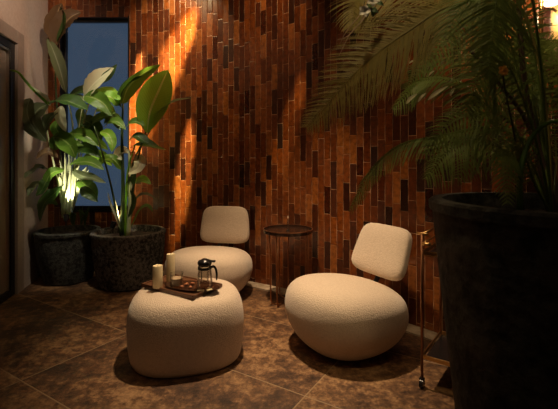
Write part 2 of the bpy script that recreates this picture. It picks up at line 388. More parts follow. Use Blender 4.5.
def chair(name, label, x, y, rz, lean=12):
    # the sitter faces local -Y
    t = thing(name, label, 'chair', (x, y, 0), rz, 'cream lounge chairs by the tiled wall')
    bm = bmesh.new(); blob(bm, SEAT, n_exp=2.25, sx=1.0, sy=1.0); 
    for v in bm.verts: v.co.z -= .045*v.co.y/.38*(v.co.z/.42)
    obj('seat', bm, M['boucle'], t)
    bm = bmesh.new()
    M4 = Matrix.Translation((.0 if lean > 12 else .055, .335 if lean > 12 else .31, .575)) @ Matrix.Rotation(R(-lean), 4, 'X')
    back_cushion(bm, .47, .355, .115, M4); obj('backrest', bm, M['boucle'], t)
    bm = bmesh.new()
    tube(bm, bez([(0, .25, .34), (0, .29, .40), (0, .335, .44), (0, .35, .52)], 12), .017, 10)
    box(bm, (0, .352, .475), (.09, .016, .10), Matrix.Rotation(R(-lean), 4, 'X'), .004)
    obj('backrest_post', bm, M['black'], t)
    return t
chair('lounge_chair', 'cream boucle pebble-shaped lounge chair on the right, standing in front of the bar cart', .43, 2.57, R(-60), 22)
chair('lounge_chair', 'cream boucle pebble-shaped lounge chair further back, behind the ottoman beside the round planter', -.62, 3.53, R(-9), 8)
# ottoman
OT = [(.86, 0), (.93, .012), (.97, .06), (1.0, .17), (.995, .26), (.955, .33), (.86, .38), (.70, .397), (.4, .402), (.02, .403)]
bm = bmesh.new(); blob(bm, [(r*.335, z) for r, z in OT], n_exp=2.5, sx=1.03, sy=.93, rot=R(14), skew=-.04)
ot = obj('ottoman', bm, M['boucle']); ot.location = (-.56, 2.46, 0)
tag(ot, 'large cream boucle ottoman carrying the dark wooden tray, nearest to the camera', 'ottoman')

# ------------------------------------------------------------------ tray and tea things
TU = Vector((.856, -.518)); TV = Vector((.518, .856)); TR = math.atan2(-.518, .856); TZ = .4035
tr = thing('serving_tray', 'dark walnut rectangular serving tray lying on the cream ottoman', 'tray', (-.61, 2.475, TZ), TR)
bm = bmesh.new(); box(bm, (0, 0, .010), (.44, .26, .014), bev=.003); obj('tray_board', bm, M['wood'], tr, smooth=False)
bm = bmesh.new()
for c, s in (((0, .125, .012), (.44, .012, .024)), ((0, -.125, .012), (.44, .012, .024)), ((.214, 0, .012), (.012, .238, .024)), ((-.214, 0, .012), (.012, .238, .024))): box(bm, c, s, bev=.003)
obj('tray_rim', bm, M['wood'], tr, smooth=False)
ZT = TZ+.0172
def pillar(name, label, x, y, r, h):
    t = thing(name, label, 'candle', (x, y, ZT), 0, 'pillar candles on the tray')
    bm = bmesh.new(); lathe(bm, [(0, 0), (r*.97, 0), (r, .004), (r, h-.004), (r*.93, h), (r*.7, h-.004), (r*.3, h-.008), (0, h-.009)], 32); obj('wax', bm, M['candle'], t, auto=50)
    bm = bmesh.new(); tube(bm, bez([(0, 0, h-.01), (.001, 0, h), (.003, .001, h+.009)], 5), .0012, 6); obj('wick', bm, M['black'], t)
pillar('pillar_candle', 'short thick ivory pillar candle on the front left of the tray', -.742, 2.415, .030, .135)
pillar('pillar_candle', 'taller ivory pillar candle behind the glass tumbler on the tray', -.690, 2.515, .026, .182)
pc = Vector((-.532, 2.412))
bm = bmesh.new()
lathe(bm, [(0, 0), (.75, 0), (.8, .002), (.97, .012), (1, .0135), (.97, .0145), (.8, .006), (.0, .005)], 56, sx=.182, sy=.092)
for v in bm.verts: pass
pl = obj('oval_plate', bm, M['plate'], auto=60); pl.location = (pc.x, pc.y, ZT); pl.rotation_euler = (0, 0, TR*.55)
tag(pl, 'dark oval lacquered plate on the walnut tray, under the teapot and tumbler', 'plate')
ZP = ZT+.0065
def tumbler(x, y):
    t = thing('glass_tumbler', 'small clear glass tumbler with wax inside, beside the pillar candles', 'glass', (x, y, ZP))
    h, r = .080, .041
    bm = bmesh.new(); lathe(bm, [(0, 0), (r*.86, 0), (r*.92, .004), (r, h), (r-.003, h), (r*.86, .008), (0, .008)], 36); obj('tumbler_wall', bm, M['glass'], t, auto=50)
    bm = bmesh.new(); lathe(bm, [(0, .0085), (r*.83, .0085), (r*.90, .05), (0, .05)], 36); obj('wax_fill', bm, M['tea'], t, auto=50)
tumbler(-.628, 2.425)
tp = thing('glass_teapot', 'clear glass teapot with black lid and curved black handle on the plate', 'teapot', (-.447, 2.375, ZP), 0)
bm = bmesh.new(); lathe(bm, [(0, 0), (.042, 0), (.045, .004), (.044, .05), (.039, .085), (.033, .108), (.035, .122), (.0335, .122), (.0315, .108), (.037, .085), (.042, .05), (.043, .006), (0, .004)], 40); obj('teapot_body', bm, M['glass'], tp, auto=50)
bm = bmesh.new(); lathe(bm, [(0, .03), (.022, .03), (.024, .10), (.022, .10), (.020, .034), (0, .033)], 30); obj('tea_strainer', bm, M['glass'], tp, auto=50)
bm = bmesh.new(); lathe(bm, [(0, .118), (.036, .118), (.040, .123), (.041, .132), (.036, .140), (.020, .146), (.012, .150), (0, .151)], 40)
lathe(bm, [(.0365, .098), (.0395, .098), (.0395, .110), (.0365, .110)], 40); box(bm, (.046, 0, .137), (.034, .022, .009), bev=.003); obj('lid', bm, M['blackp'], tp, auto=50)
bm = bmesh.new(); tube(bm, bez([(.036, 0, .106), (.052, 0, .110), (.064, 0, .098), (.070, 0, .070), (.069, 0, .042)], 20), [.0065]*15+[.006, .0055, .005, .0045, .004, .003], 10); obj('handle', bm, M['blackp'], tp)
for ch in tp.children: ch.data.transform(Matrix.Diagonal((1.04, 1.04, 1.2, 1)))
def morsel(name, label, m, x, y, s, rz, group=None, kind='box'):
    bm = bmesh.new()
    if kind == 'box': box(bm, (0, 0, s[2]/2), s, bev=min(s)*.3)
    else:
        lathe(bm, [(0, 0), (.7, .05), (1, .4), (.85, .8), (.4, 1), (0, .93)], 14, wob=lambda a, z: 1+.13*math.sin(3*a+z*9))
        for v in bm.verts: v.co = Vector((v.co.x*s[0]/2, v.co.y*s[1]/2, v.co.z*s[2]))
    o = obj(name, bm, m); o.location = (x, y, ZP); o.rotation_euler = (0, 0, rz); tag(o, label, 'snack', group); return o
def onp(px, py): Y = 305/(py-160); return ((px-279)*Y/395, Y)
for i, (px, py, w_) in enumerate(((181.5, 287.6, 'leftmost of the four, nearest the glass tumbler'), (186.5, 285.2, 'second from the left, near the back rim of the plate'), (190.5, 288.2, 'foremost of the four, in the middle of the plate'), (192.5, 284.2, 'rightmost at the back, beside the teapot'))):
    morsel('dried_fruit', 'red-brown dried fruit piece, '+w_, M['snack'], *onp(px, py), (.026, .020, .014), i*.9, 'dried fruit pieces on the plate', 'r')
morsel('wafer', 'flat cream wafer lying at the front of the oval plate below the teapot', M['wafer'], *onp(200.5, 291.2), (.042, .016, .008), R(12))
morsel('wafer', 'flat cream wafer on the plate at the foot of the teapot handle', M['wafer'], *onp(209.5, 290.5), (.034, .014, .008), R(35))
# ------------------------------------------------------------------ side table
st = thing('side_table', 'round dark side table with thin copper wire legs between the two chairs', 'table', (.075, 3.33, 0))
bm = bmesh.new(); lathe(bm, [(0, .590), (.200, .590), (.206, .593), (.206, .622), (.202, .622), (.200, .604), (0, .603)], 56); obj('tabletop', bm, M['plate'], st, auto=40)
bm = bmesh.new(); lathe(bm, [(.2045, .617), (.2095, .617), (.2095, .6245), (.2045, .6245), (.2045, .617)], 56); obj('rim', bm, M['copper'], st, auto=40)
for k in range(3):
    a0 = R(222+120*k-14); a1 = R(222+120*k+14); am = (a0+a1)/2
    bm = bmesh.new(); f = lambda a, r, z: (r*math.cos(a), r*math.sin(a), z)
    tube(bm, bez([f(a0, .175, .59), f(a0, .168, .3), f(a0, .160, .05)], 8)+[Vector(f(a0, .150, .015)), Vector(f(am, .07, .0065)), Vector(f(a1, .150, .015))]+bez([f(a1, .160, .05), f(a1, .168, .3), f(a1, .175, .59)], 8), .0062, 8)
    obj('leg', bm, M['copper'], st)
vz = thing('bud_vase', 'tiny clear bud vase with dark foot on the round side table', 'vase', (.075, 3.33, .6035))
bm = bmesh.new(); lathe(bm, [(0, 0), (.014, 0), (.014, .006), (.006, .012), (0, .012)], 20); obj('foot', bm, M['blackp'], vz, auto=40)
bm = bmesh.new(); lathe(bm, [(0, .0122), (.006, .0122), (.0085, .03), (.006, .06), (.0045, .10), (.004, .10), (.005, .06), (.007, .03), (0, .016)], 20); obj('vase_body', bm, M['glass'], vz)
bm = bmesh.new(); tube(bm, [(0, 0, .018), (.001, 0, .09), (-.001, 0, .112)], .0012, 6); lathe(bm, [(0, .104), (.004, .107), (.0045, .115), (.002, .124), (0, .128)], 12); obj('flower_bud', bm, M['white'], vz)
# ------------------------------------------------------------------ bar cart
ct = thing('bar_cart', 'brass bar cart with dark shelves on black casters behind the large planter', 'cart', (.753, 2.08, 0), math.atan2(-.6, .8))
cw, cdp = .52, .36       # local +X to the right, local +Y towards the wall
for nm, z, mt in (('lower_shelf', .155, 'blackp'), ('upper_shelf', .70, 'blackp')):
    bm = bmesh.new(); box(bm, (cw/2, cdp/2, z), (cw-.02, cdp-.02, .012), bev=.003); o = obj(nm, bm, M[mt], ct, smooth=False)
    bm = bmesh.new()
    for c, s in (((cw/2, 0, z+.012), (cw, .007, .022)), ((cw/2, cdp, z+.012), (cw, .007, .022)), ((0, cdp/2, z+.012), (.007, cdp, .022)), ((cw, cdp/2, z+.012), (.007, cdp, .022))): box(bm, c, s, bev=.002)
    obj('shelf_rail', bm, M['gold'], o, smooth=False)
for i, (x, y) in enumerate(((0, 0), (cw, 0), (0, cdp), (cw, cdp))):
    bm = bmesh.new(); tube(bm, [(x, y, .05), (x, y, .81)], .0075, 12); obj('post', bm, M['copper'], ct)
    bm = bmesh.new(); tube(bm, [(x-.01, y, .024), (x+.01, y, .024)], .022, 18); box(bm, (x, y, .047), (.024, .022, .014), bev=.003); obj('caster', bm, M['blackp'], ct, auto=40)
bm = bmesh.new()
tube(bm, [(0, -.0, .81), (0, cdp, .81)], .006, 10); tube(bm, [(-.028, .0, .812), (.03, .0, .812)], .007, 10); tube(bm, [(0, 0, .76), (.045, 0, .76)], .010, 10); tube(bm, [(.0, 0, .76), (.0, cdp, .76)], .004, 8)
obj('handle', bm, M['gold'], ct)
# ------------------------------------------------------------------ planters and plants
def wob(a, z): return 1+.008*math.sin(3*a+z*6)+.005*math.sin(7*a+1)
def planter(t, r, rb, h, m, hb=None):
    bm = bmesh.new(); w = .03
    pr = [(0, 0), (rb-.02, 0), (rb, .015)]+[(rb+(r-rb)*(math.sin(q*math.pi/2)**.85 if not hb else q**.8), .015+(h-.055)*q) for q in (.2, .4, .6, .8, 1)]+[(r+.010, h-.034), (r+.012, h-.008), (r+.004, h), (r-w, h), (r-w-.004, h-.03), (r-w-.01, h-.10)]
    lathe(bm, pr, 64, wob=wob); obj('planter', bm, m, t, auto=35)
    bm = bmesh.new(); rnd = random.Random(3)
    lathe(bm, [(r-w-.006, h-.065), (r*.6, h-.055), (r*.3, h-.05), (0, h-.048)], 40)
    for v in bm.verts: v.co.z += rnd.uniform(-.008, .008)
    obj('soil', bm, M['soil'], t)
def leaf_bm(bm, path, width, nrm, fold=.25, rag=0, seed=0, peak=.4, n=18, mcols=8, wave=.0):
    uvl = bm.loops.layers.uv.verify(); rnd = random.Random(seed)
    c = bez(path, n); nrm = Vector(nrm).normalized(); grid = []
    for i, p in enumerate(c):
        tn = (c[min(i+1, n)]-c[max(i-1, 0)]).normalized(); side = tn.cross(nrm).normalized(); up = side.cross(tn)
        u = i/n; w = width/2*(math.sin(math.pi*u**(math.log(.5)/math.log(peak))))**.75 if 0 < u < 1 else .0006
        rw = 1+rnd.uniform(-rag, rag); row = []
        for j in range(mcols+1):
            s = (j/mcols-.5)*2
            row.append((bm.verts.new(p+side*s*w*rw+up*(abs(s)**1.3*w*fold+wave*w*math.sin(u*17+s*2)*abs(s))), (u, j/mcols)))
        grid.append(row)
    for a, b in zip(grid, grid[1:]):
        for j in range(mcols):
            q = [a[j], a[j+1], b[j+1], b[j]]; f = bm.faces.new([x[0] for x in q])
            for l, x in zip(f.loops, q): l[uvl].uv = x[1]
def lf(t, path, width, nrm, m, **k):
    bm = bmesh.new(); leaf_bm(bm, [Vector(p)-t.location for p in path], width, nrm, **k)
    return surf('leaf', bm, M[m], t)
def stm(t, path, r0, r1, m='stem', name='stem', n=14):
    bm = bmesh.new(); pp = bez([Vector(p)-t.location for p in path], n)
    tube(bm, pp, [r0+(r1-r0)*i/n for i in range(n+1)], 8); return obj(name, bm, M[m], t)
def P3(px, py, Y): return Vector(((px-279)*Y/395, Y, 1.2-(py-160)*Y/395))
def V(pts):      # keeps foliage clear of the left wall
    out = []
    for px, py, Y in pts:
        k = (px-279)/395
        if k < -.3: Y = min(Y, -1.584/(k+.205))
        out.append(P3(px, py, Y))
    return out
up = (0, 0, 1); front = (0, -1, .15)
# --- plant in the corner (bird-of-paradise kind, uplit)
a = thing('potted_plant', 'large leafy plant with glowing white stems in the dark planter at the room corner', 'plant', (-2.11, 3.96, 0))
planter(a, .29, .22, .505, M['pot_dark'])
rnd = random.Random(11)
base = [(66+rnd.uniform(-5, 5), 218, 3.96+rnd.uniform(-.06, .06)) for _ in range(14)]
tips = [(57+i*2.1+rnd.uniform(-1.5, 1.5), 152+abs(i-5)*1.6+rnd.uniform(-6, 8), 3.9+rnd.uniform(-.08, .08)) for i in range(17)]
base += base[:3]
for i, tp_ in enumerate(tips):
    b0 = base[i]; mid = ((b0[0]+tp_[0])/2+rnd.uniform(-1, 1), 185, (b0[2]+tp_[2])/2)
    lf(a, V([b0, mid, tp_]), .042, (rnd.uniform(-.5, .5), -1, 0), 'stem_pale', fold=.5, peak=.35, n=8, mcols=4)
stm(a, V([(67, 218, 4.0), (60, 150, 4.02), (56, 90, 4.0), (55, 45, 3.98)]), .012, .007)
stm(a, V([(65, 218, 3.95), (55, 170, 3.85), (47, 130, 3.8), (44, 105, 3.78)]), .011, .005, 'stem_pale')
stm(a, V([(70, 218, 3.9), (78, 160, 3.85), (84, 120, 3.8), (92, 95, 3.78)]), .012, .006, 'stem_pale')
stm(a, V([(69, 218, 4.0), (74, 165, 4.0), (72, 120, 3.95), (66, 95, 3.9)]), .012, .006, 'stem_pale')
# tall dry leaves at the top
lf(a, V([(55, 47, 3.98), (61, 30, 3.95), (70, 18, 3.93), (81, 12, 3.95)]), .22, (-.5, -1, -.3), 'leaf_dry', fold=.5, rag=.12, seed=1)
lf(a, V([(55, 45, 3.98), (53, 28, 3.97), (57, 14, 3.95), (62, 3, 3.93)]), .17, (.7, -1, 0), 'leaf_dry', fold=.6, rag=.1, seed=2)
lf(a, V([(57, 42, 3.96), (64, 30, 3.92), (66, 17, 3.90), (60, 6, 3.92)]), .12, (-.9, -.7, 0), 'leaf_deep', fold=.5, seed=5)
lf(a, V([(47, 38, 3.95), (53, 50, 3.93), (60, 70, 3.92), (66, 93, 3.9)]), .12, (.75, -1, .1), 'leaf_grey', fold=.5, rag=.05, seed=3, peak=.55)
lf(a, V([(49, 40, 3.96), (54, 55, 3.97), (58, 72, 3.96), (63, 90, 3.94)]), .08, (-.9, -.5, .1), 'leaf_pale', fold=.5, seed=4)
# furled shoot leaning left
stm(a, V([(49, 104, 3.78), (42, 98, 3.72), (28, 84, 3.4), (19, 73, 3.27), (11, 70, 3.2)]), .018, .007, 'leaf_bright')
lf(a, V([(50, 106, 3.78), (45, 99, 3.74), (38, 93, 3.55), (30, 85, 3.4)]), .06, (.3, -.6, 1), 'leaf_pale', fold=.7)
# broad leaves
lf(a, V([(48, 104, 3.78), (38, 110, 3.7), (33, 122, 3.66), (47, 142, 3.66)]), .24, (-.2, -1, .15), 'leaf_grey', fold=.25, seed=7, peak=.5)
lf(a, V([(30, 98, 3.74), (27, 110, 3.7), (30, 122, 3.66), (38, 134, 3.64)]), .12, (.5, -1, .2), 'leaf_grey', fold=.3, seed=8)
lf(a, V([(84, 97, 3.8), (90, 88, 3.76), (99, 79, 3.72), (114, 68, 3.7)]), .25, (-.2, -1, .5), 'leaf_pale', fold=.2, rag=.08, seed=9, peak=.5)
lf(a, V([(100, 82, 3.74), (106, 77, 3.73), (111, 72, 3.72), (117, 64, 3.72)]), .08, (.4, -1, 0), 'leaf_deep', fold=.2, seed=10)
specs = [
 ((50, 104), (62, 100), (75, 104), (88, 110), .20, 'leaf_deep', (0, -.6, 1)),
 ((62, 106), (60, 114), (62, 122), (66, 132), .10, 'leaf_pale', (.4, -1, .1)),
 ((66, 98), (78, 92), (90, 90), (100, 94), .16, 'leaf_deep', (-.1, -.8, .8)),
 ((84, 96), (94, 98), (104, 104), (112, 116), .16, 'leaf', (-.3, -1, .5)),
 ((92, 96), (102, 92), (112, 94), (121, 100), .13, 'leaf_bright', (0, -.9, .8)),
 ((96, 110), (104, 108), (110, 112), (113, 122), .12, 'leaf_bright', (.2, -1, .4)),
 ((58, 112), (50, 118), (46, 126), (44, 138), .13, 'leaf_grey', (-.3, -1, .3)),
 ((80, 118), (88, 122), (96, 128), (102, 140), .15, 'leaf_deep', (.3, -1, .3)),
 ((74, 132), (84, 126), (92, 128), (98, 134), .12, 'leaf_bright', (0, -.8, .7)),
 ((68, 134), (80, 134), (90, 138), (98, 146), .14, 'leaf', (-.2, -.8, .6)),
 ((72, 146), (84, 140), (96, 142), (108, 150), .14, 'leaf', (0, -.7, 1)),
 ((70, 164), (80, 162), (92, 163), (104, 170), .13, 'leaf', (0, -.8, 1)),
 ((74, 152), (84, 148), (92, 150), (101, 158), .13, 'leaf_deep', (-.2, -1, .6)),
 ((78, 178), (84, 184), (92, 190), (97, 200), .13, 'leaf', (.1, -1, .6)),
 ((80, 188), (86, 192), (92, 196), (98, 202), .10, 'leaf_deep', (-.2, -1, .4)),
 ((72, 170), (82, 176), (92, 178), (106, 183), .10, 'leaf_grey', (0, -.8, .8)),
 ((46, 168), (38, 168), (31, 172), (25, 178), .13, 'leaf_grey', (0, -.8, .8)),
 ((58, 158), (50, 152), (42, 154), (36, 159), .09, 'leaf_dry', (0, -.8, .6)),
 ((62, 186), (54, 194), (44, 204), (40, 222), .15, 'leaf_deep', (-.4, -1, .3)),
 ((58, 205), (50, 200), (44, 206), (38, 216), .10, 'leaf', (-.4, -1, .3)),
 ((104, 128), (110, 122), (118, 122), (126, 130), .10, 'leaf', (0, -.8, .8)),
 ((98, 120), (106, 116), (114, 120), (120, 130), .11, 'leaf_deep', (0, -.8, .8)),
 ((100, 132), (108, 134), (112, 142), (112, 152), .10, 'leaf_bright', (.4, -1, .3)),
 ((60, 118), (56, 126), (60, 134), (70, 140), .11, 'leaf', (-.3, -1, .4)),
 ((46, 188), (38, 184), (32, 188), (28, 196), .10, 'leaf_grey', (0, -.8, .8)),
 ((52, 176), (46, 182), (42, 190), (36, 196), .10, 'leaf_deep', (0, -1, .5)),
 ((86, 130), (96, 120), (106, 116), (116, 112), .12, 'leaf', (0, -.9, .7)),
 ((84, 156), (94, 154), (104, 158), (112, 166), .11, 'leaf_bright', (0, -.9, .7)),
 ((64, 170), (54, 172), (48, 178), (46, 188), .11, 'leaf', (-.2, -1, .4)),
 ((60, 96), (68, 100), (78, 98), (90, 102), .11, 'leaf_grey', (.2, -.7, .8)),
 ((88, 104), (82, 112), (84, 124), (92, 136), .14, 'leaf', (-.6, -1, .2)),
]
for i, (p0, p1, p2, p3, w, m, nn) in enumerate(specs):
    Y = 3.62+(i*37 % 11)*.03
    lf(a, V([(*p0, Y+.08), (*p1, Y+.02), (*p2, Y), (*p3, Y-.02)]), w, nn, m, fold=.3, rag=.05, seed=20+i, peak=.45, wave=.08)
    if i in (3, 5, 7, 9, 11, 13, 16, 18):
        stm(a, [P3(68+(i % 5)-2, 218, 3.93), P3((p0[0]+70)/2, (p0[1]+200)/2-6, Y+.14), P3(*p0, Y+.08)], .007, .004, 'stem_pale' if i % 2 else 'stem')
lf(a, V([(56, 150, 3.72), (56, 142, 3.7), (66, 141, 3.68), (84, 146, 3.66)]), .13, (.1, -1, .3), 'leaf', fold=.15, seed=60)
lf(a, V([(53, 137, 3.70), (62, 139, 3.68), (70, 146, 3.66), (76, 158, 3.66)]), .17, (-.1, -1, .2), 'leaf', fold=.15, seed=61, peak=.5)
for i in range(12):    # small ferny shoots at the rim
    x0 = 76+rnd.uniform(-4, 10); x1 = x0+rnd.uniform(-4, 12)
    lf(a, V([(x0, 226, 3.8), ((x0+x1)/2, 214, 3.76), (x1, 208+rnd.uniform(-6, 8), 3.74)]), .025, (rnd.uniform(-.5, .5), -1, .4), 'leaf_deep', n=6, mcols=2)
# --- second planter
b = thing('potted_plant', 'tall green plant with one broad upright leaf in the grey concrete planter', 'plant', (-1.46, 3.85, 0))
planter(b, .335, .275, .515, M['pot'])
stm(b, V([(122, 238, 3.84), (123, 190, 3.84), (122, 140, 3.83), (123, 104, 3.82)]), .024, .009)
stm(b, V([(121, 238, 3.80), (112, 190, 3.76), (102, 152, 3.72), (94, 126, 3.7)]), .012, .006)
stm(b, V([(126, 238, 3.83), (133, 190, 3.8), (140, 150, 3.78), (147, 128, 3.76)]), .014, .007)
stm(b, V([(126, 238, 3.86), (130, 190, 3.86), (134, 160, 3.86), (151, 129, 3.8)]), .012, .006)
stm(b, V([(128, 238, 3.80), (130, 205, 3.80), (131, 180, 3.8), (129, 150, 3.8)]), .022, .010, 'stem_pale')
stm(b, V([(125, 238, 3.78), (126, 200, 3.78), (128, 170, 3.78), (135, 145, 3.76)]), .013, .006, 'leaf_bright')
lf(b, V([(147, 133, 3.76), (150, 112, 3.73), (159, 90, 3.71), (168, 70, 3.72)]), .30, (.12, -1, .1), 'leaf_bright', fold=.22, seed=1, peak=.52, n=26, mcols=10)
lf(b, V([(122, 104, 3.82), (128, 88, 3.78), (142, 74, 3.74), (161, 64, 3.72)]), .14, (.5, -.75, -.6), 'leaf', fold=.5, rag=.08, seed=2)
lf(b, V([(122, 108, 3.80), (121, 98, 3.76), (128, 84, 3.74), (142, 76, 3.72)]), .10, (-.7, -.9, .3), 'leaf_deep', fold=.5, seed=3)
lf(b, V([(150, 129, 3.80), (160, 112, 3.76), (174, 102, 3.72), (192, 98, 3.70)]), .09, (.1, -.55, 1), 'leaf_grey', fold=.4, seed=4)
lf(b, V([(148, 132, 3.82), (152, 120, 3.84), (158, 110, 3.84), (166, 105, 3.83)]), .10, (-.3, -1, .3), 'leaf', fold=.4, seed=5)
sp2 = [
 ((128, 142), (136, 136), (146, 142), (158, 146), .11, 'leaf_deep', (0, -.7, 1)),
 ((130, 148), (138, 145), (150, 146), (166, 150), .09, 'leaf', (0, -.6, 1)),
 ((130, 152), (122, 150), (118, 155), (122, 160), .09, 'leaf_pale', (0, -1, .3)),
 ((134, 158), (140, 160), (138, 168), (128, 174), .11, 'leaf_pale', (.2, -1, .2)),
 ((132, 186), (138, 181), (144, 180), (151, 184), .10, 'leaf_bright', (0, -.8, .8)),
 ((126, 128), (132, 122), (138, 122), (145, 126), .10, 'leaf', (0, -.8, .8)),
 ((124, 126), (116, 118), (110, 118), (104, 124), .10, 'leaf', (0, -.8, .8)),
 ((118, 106), (112, 98), (104, 96), (94, 100), .13, 'leaf_bright', (0, -.8, .7)),
 ((122, 170), (114, 160), (104, 160), (98, 168), .11, 'leaf', (0, -.8, .8)),
 ((128, 230), (136, 200), (146, 194), (156, 199), .05, 'leaf_grey', (0, -.6, 1)),
 ((130, 230), (140, 210), (148, 206), (153, 212), .05, 'leaf', (0, -.6, 1)),
 ((122, 232), (118, 214), (114, 198), (113, 190), .03, 'leaf_pale', (-.4, -1, 0)),
 ((121, 232), (115, 214), (110, 202), (108, 192), .02, 'leaf_pale', (.4, -1, 0)),
 ((130, 200), (128, 188), (132, 178), (138, 168), .06, 'leaf_deep', (.4, -1, 0)),
 ((128, 218), (134, 205), (134, 196), (130, 190), .06, 'leaf_deep', (-.4, -1, 0)),
]
for i, (p0, p1, p2, p3, w, m, nn) in enumerate(sp2):
    Y = 3.70+(i*31 % 7)*.02
    lf(b, V([(*p0, Y+.08), (*p1, Y+.02), (*p2, Y), (*p3, Y-.02)]), w, nn, m, fold=.3, rag=.04, seed=70+i, peak=.45, wave=.05)
# --- planter uplights
def uplight(label, p, to, power, deg, col):
    t = thing('spike_uplight', label, 'spotlight', p); d = (Vector(to)-Vector(p)).normalized(); q = d.to_track_quat('Z', 'Y').to_matrix().to_4x4()
    bm = bmesh.new(); tube(bm, [(0, 0, -.0), (0, 0, .06)], .006, 8); obj('spike', bm, M['black'], t)
    bm = bmesh.new(); lathe(bm, [(0, -.03), (.016, -.03), (.024, -.01), (.026, .035), (.022, .035), (.020, .022), (0, .022)], 24)
    for v in bm.verts: v.co = q @ v.co + Vector((0, 0, .075))
    obj('lamp_head', bm, M['blackp'], t, auto=40)
    bm = bmesh.new(); lathe(bm, [(0, .0235), (.0195, .0235)], 20)
    for v in bm.verts: v.co = q @ v.co + Vector((0, 0, .075))
    surf('lens', bm, M['led'], t)
    s = spot('bulb', (0, 0, 0), d, power, deg, .5, .015, col); s.parent = t; s.location = Vector((0, 0, .075))+d*.045
uplight('small black spike uplight in the corner planter, under the glowing stems', P3(66, 226, 3.74), P3(74, 130, 3.97), 34, 70, (1, .90, .66))
uplight('small black spike uplight standing in the soil of the grey concrete planter', P3(113, 233, 3.80), P3(165, 60, 4.15), 34, 60, (1, .74, .40))

# --- large planter with ferns, front right
PX, PY, PR, PH = .84, 1.2, .345, 1.075
f_ = thing('potted_fern', 'huge arching fern in the tall dark weathered planter at the front right', 'plant', (PX, PY, 0))
planter(f_, PR, .23, PH, M['pot_black'], 1.0)
def frond(t, path, plen, m, nrm=(0, -.3, 1), n=64, droop=.25, seed=0, peak=.35, name='frond', rr=.004, start=.12, sweep=.5, pw=.0052):
    bm = bmesh.new(); rnd = random.Random(seed); uvl = bm.loops.layers.uv.verify()
    n = int(n*.85); c = bez([Vector(p)-t.location for p in path], n); nrm = Vector(nrm).normalized()
    tube(bm, c, [rr*(1-.85*i/n) for i in range(n+1)], 5)
    for i in range(int(n*start), n):
        tn = (c[i+1]-c[i-1 if i else 0]).normalized(); side = tn.cross(nrm).normalized(); upv = side.cross(tn)
        u = (i/n-start)/(1-start); L = plen*(math.sin(math.pi*min(1, max(.02, (u*.93+.05)))**(math.log(.5)/math.log(peak))))**.8+.006
        for sgn in (-1, 1):
            d = (side*sgn+tn*sweep*(1+rnd.uniform(-.2, .2))-upv*0).normalized(); ll = L*rnd.uniform(.88, 1.08); k = 9
            w = min(pw, L*.3); rows = []
            roll = rnd.uniform(-.3, .3)
            for j in range(k+1):
                s = j/k; p = c[i]+d*ll*s+Vector((0, 0, -1))*droop*ll*s*s+tn*ll*.12*s*s
                ww = w*(1-s)**.7*(1 if j % 2 == 0 else .55)*(1 if j else .5)+.0004
                dirw = (tn+upv*roll).normalized()
                rows.append([(bm.verts.new(p+dirw*ww), (s, 0)), (bm.verts.new(p-dirw*ww), (s, 1))])
            for A, B in zip(rows, rows[1:]):
                q = [A[0], A[1], B[1], B[0]]; fc = bm.faces.new([x[0] for x in q])
                for l, x in zip(fc.loops, q): l[uvl].uv = x[1]
    return surf(name, bm, M[m], t)
root = (552, 216, 1.2)
frond(f_, V([root, (546, 110, 1.2), (520, 10, 1.2), (455, 5, 1.2), (410, 30, 1.22), (360, 68, 1.26), (306, 128, 1.32)]), .155, 'fern_olive', nrm=(-.05, -1, .3), n=290, seed=1, start=.42, peak=.45, droop=.10, rr=.005, sweep=.75, pw=.0042)
frond(f_, V([root, (535, 150, 1.18), (490, 128, 1.2), (440, 136, 1.25), (400, 145, 1.3), (370, 172, 1.34), (349, 212, 1.36)]), .06, 'fern', nrm=(-.1, -.5, 1), n=100, seed=2, start=.3, droop=.8, peak=.3)
frond(f_, V([root, (540, 60, 1.1), (525, -25, 1.05), (500, -10, 1.0), (493, 30, .98), (488, 80, .98)]), .13, 'fern', nrm=(0, -1, .2), n=90, seed=3, start=.45, droop=.3)
frond(f_, V([root, (530, 130, 1.3), (480, 60, 1.4), (430, 60, 1.5), (405, 90, 1.55)]), .13, 'fern', nrm=(0, -.8, .6), n=70, seed=4, start=.3, droop=.4)
frond(f_, V([root, (520, 150, 1.25), (470, 90, 1.3), (425, 80, 1.35), (392, 110, 1.4)]), .10, 'fern', nrm=(0, -.6, .8), n=70, seed=5, start=.3, droop=.5)
frond(f_, V([root, (510, 120, 1.3), (460, 30, 1.4), (410, -10, 1.45), (360, -5, 1.5), (352, 30, 1.5)]), .17, 'fern_olive', nrm=(0, -1, .3), n=130, seed=6, start=.3, droop=.3)
frond(f_, V([root, (525, 170, 1.2), (485, 140, 1.2), (450, 150, 1.2), (425, 180, 1.22)]), .10, 'fern', nrm=(0, -.6, .8), n=60, seed=7, start=.25, droop=.6)
frond(f_, V([root, (535, 185, 1.1), (522, 150, 1.05), (508, 160, 1.0), (508, 205, .97)]), .07, 'fern', nrm=(0, -1, .3), n=60, seed=8, start=.3, droop=.2)
frond(f_, V([root, (545, 150, 1.4), (530, 100, 1.5), (500, 60, 1.5), (470, 50, 1.5)]), .13, 'fern', nrm=(0, -1, .1), n=60, seed=9, start=.25, droop=.3)
frond(f_, V([root, (556, 150, 1.5), (548, 80, 1.55), (530, 40, 1.6), (515, 60, 1.6)]), .14, 'fern', nrm=(0, -1, .2), n=60, seed=10, start=.2, droop=.3)
frond(f_, V([(548, 92, 1.75), (552, 62, 1.78), (546, 42, 1.78), (534, 48, 1.78)]), .09, 'fern', nrm=(0, -1, .2), n=40, seed=11, start=.1, droop=.3)
frond(f_, V([(548, 92, 1.75), (560, 66, 1.7), (570, 50, 1.7), (580, 70, 1.7)]), .10, 'fern', nrm=(0, -1, .2), n=40, seed=12, start=.1, droop=.3)
